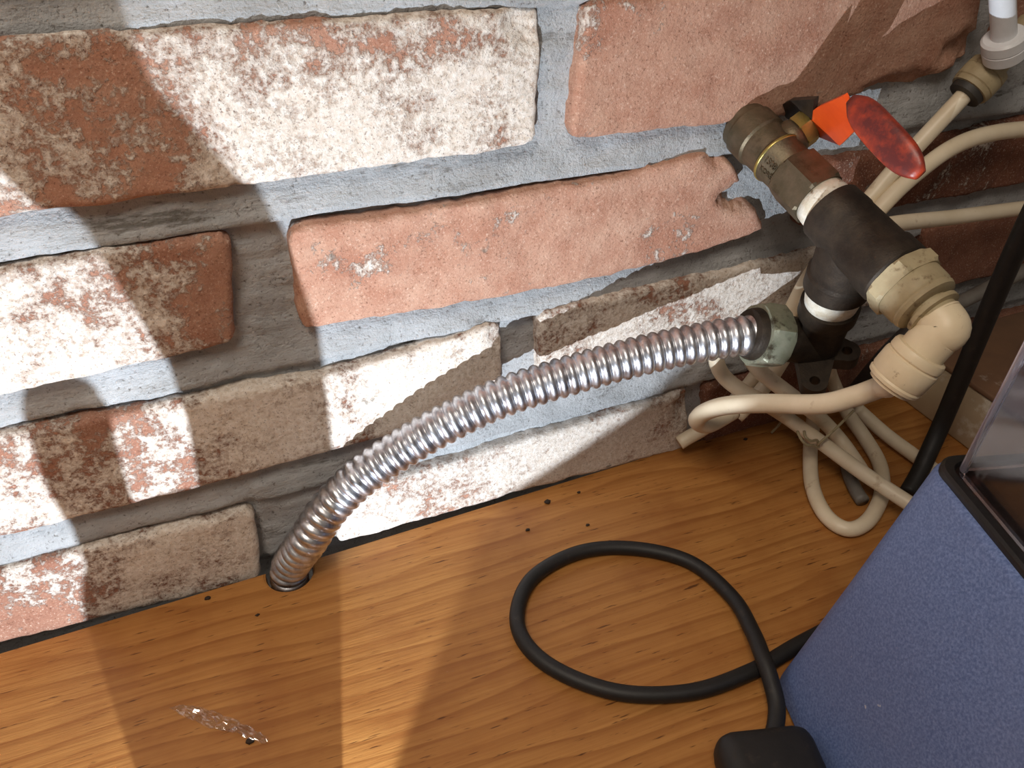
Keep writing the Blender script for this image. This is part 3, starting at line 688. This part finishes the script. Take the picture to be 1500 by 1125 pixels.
# ---------------------------------------------------------------- crumbs and film on the counter
def crumb(x, y, r, label):
    bm = bmesh.new(); bmesh.ops.create_icosphere(bm, subdivisions=2, radius=r)
    s = random.random()*9
    for v in bm.verts:
        k = 1+.45*noise.noise(v.co/r*1.3+Vector((s, s, s))); v.co = Vector((v.co.x*k*1.4, v.co.y*k, v.co.z*k*.7))
    c = Z(x, y, r*.5)
    for v in bm.verts: v.co = v.co+c
    me = bpy.data.meshes.new('crumb'); bm.to_mesh(me); bm.free()
    o = link('crumb', me, M_CRUMB); tag(o, label, 'crumb', 'crumbs on the counter')
for x, y, r, l in ((366, 1086, .0015, 'small black crumb beside the crumpled clear film'), (304, 876, .0012, 'dark crumb on the shaded wood left of the hose hole'),
                   (377, 901, .0008, 'tiny dark crumb just below the hose hole'), (802, 735, .0016, 'brown crumb near the back edge above the cable loop'),
                   (773, 776, .0010, 'tiny brown crumb left of the cable loop top'), (1092, 643, .0011, 'dark crumb on the wood near the looping cream tube'),
                   (861, 769, .0009, 'tiny brown crumb above the cable loop'), (848, 721, .0009, 'speck of dirt close to the wall under the hose middle')):
    crumb(x, y, r, l)
def film():
    P = [(250, 1040), (268, 1036), (290, 1038), (318, 1046), (345, 1056), (372, 1070), (395, 1086), (388, 1093), (362, 1084), (336, 1074), (310, 1070), (286, 1058), (268, 1052)]
    n = 26; m = 9; V = []; Fc = []
    topl = [Vector(Z(*p)) for p in P[:7]]; botl = [Vector(Z(*p)) for p in [P[0]]+P[:6:-1]]
    for i in range(n+1):
        a = polyat(topl, i/n); b = polyat(botl, i/n)
        for j in range(m+1):
            p = a.lerp(b, j/m); k = noise.noise(Vector((p.x*260, p.y*260, 3)))
            p.z = .0008+.0045*abs(k); p.x += .0012*noise.noise(p*400); V.append(p)
    for i in range(n):
        for j in range(m): Fc.append((i*(m+1)+j, i*(m+1)+j+1, (i+1)*(m+1)+j+1, (i+1)*(m+1)+j))
    o = mk('film_scrap', V, Fc, M_FILM, None, False)
    md = o.modifiers.new('thick', 'SOLIDIFY'); md.thickness = .0002
    return tag(o, 'crumpled scrap of clear plastic film on the wood at lower left', 'film')
film()

# ---------------------------------------------------------------- torch on the counter, in front of the picture, and unseen shapes added to shade its beam
tr = thing('pocket_torch', (LAMP.x, LAMP.y-.06, 0), 'black pocket torch standing on the counter in front of the picture', 'torch')
mk('torch_body', *lathe(LAMP+Vector((0, -.004, 0)), Vector((0, -1, 0)), [(0, .014), (.001, .0150), (.022, .0150), (.03, .0115), (.10, .0115), (.102, .010)], 28), M_TORCH, tr)
mk('torch_foot', *box((LAMP.x-.012, LAMP.y-.09, .0), (LAMP.x+.012, LAMP.y-.03, LAMP.z-.0112), bev=.002), M_TORCH, tr)
add_light('torch_light', 'POINT', LAMP, TORCH_W, (.80, .90, 1.0), shadow_soft_size=.0008)
def toward(P, t): return LAMP.lerp(P, t)
TF = .30
def beam_tube(pairs, tail):
    C = []; Rr = []
    for (l, r) in pairs:
        a, b = toward(W(*l), TF), toward(W(*r), TF); C.append((a+b)/2); Rr.append((a-b).length/2)
    if tail: C.append(Vector((C[-1].x, C[-1].y, .0))); Rr.append(Rr[-1])
    n = 8; P = spline(C, n); RR = []
    for i in range(len(P)):
        f = i/n; k = min(int(f), len(Rr)-2); t = f-k; RR.append(Rr[k]*(1-t)+Rr[k+1]*t)
    return P, RR
hs = thing('added_shade_tube', (0, -.21, 0), 'added unseen bent tube standing in for a hand in the torch beam', 'hose')  # added out of view, outlined to cast the curved bands at left
P, RR = beam_tube([((-160, 110), (40, -120)), ((-60, 190), (150, 5)), ((20, 265), (240, 160)), ((100, 312), (320, 255)), ((170, 410), (400, 350)), ((235, 520), (455, 465)), ((275, 620), (473, 560)), ((288, 700), (485, 650)), ((290, 770), (493, 735)), ((150, 850), (494, 770)), ((128, 905), (495, 805))], True)
mk('shade_bend', *sweep(P, lambda s, i: RR[i], 24), M_RUB, hs)
P2_, RR2 = beam_tube([((80, 577), (112, 577)), ((52, 590), (145, 587)), ((38, 620), (162, 610)), ((66, 705), (182, 692)), ((108, 778), (208, 770)), ((133, 850), (250, 812)), ((128, 905), (300, 860))], False)
mk('shade_stub', *sweep(P2_, lambda s, i: RR2[i], 24), M_RUB, hs)
# added unseen wedge whose upper edge cuts the beam on the right
nB = Vector((.85, .53, 0)).normalized(); bv = Vector((nB.y, -nB.x, 0)); O_ = LAMP + nB*.05; O_.z = 0
def shade(P):                                     # where the ray from the lamp to P crosses the added wedge
    d = P-LAMP; q = LAMP + d*(.05/d.dot(nB)); return q
e = [shade(p) for p in (Z(660, 930), W(930, 610), D(1092, 592, .42), W(1492, 62, -.022))]
e0 = e[0]-(e[1]-e[0])*(e[0].z/(e[1].z-e[0].z)); e0.z = 0
top_r = Vector((e[3].x, e[3].y, .12))+bv*.0004; far = O_+bv*.075
lb = plate([e0, Vector((far.x, far.y, 0)), Vector((far.x, far.y, .12)), top_r, e[3], e[2], e[1], e[0]], .004, nB)
tag(mk('added_beam_wedge', *lb, M_WOOD, None, False), 'added unseen wedge that cuts the torch beam on the right', 'board')
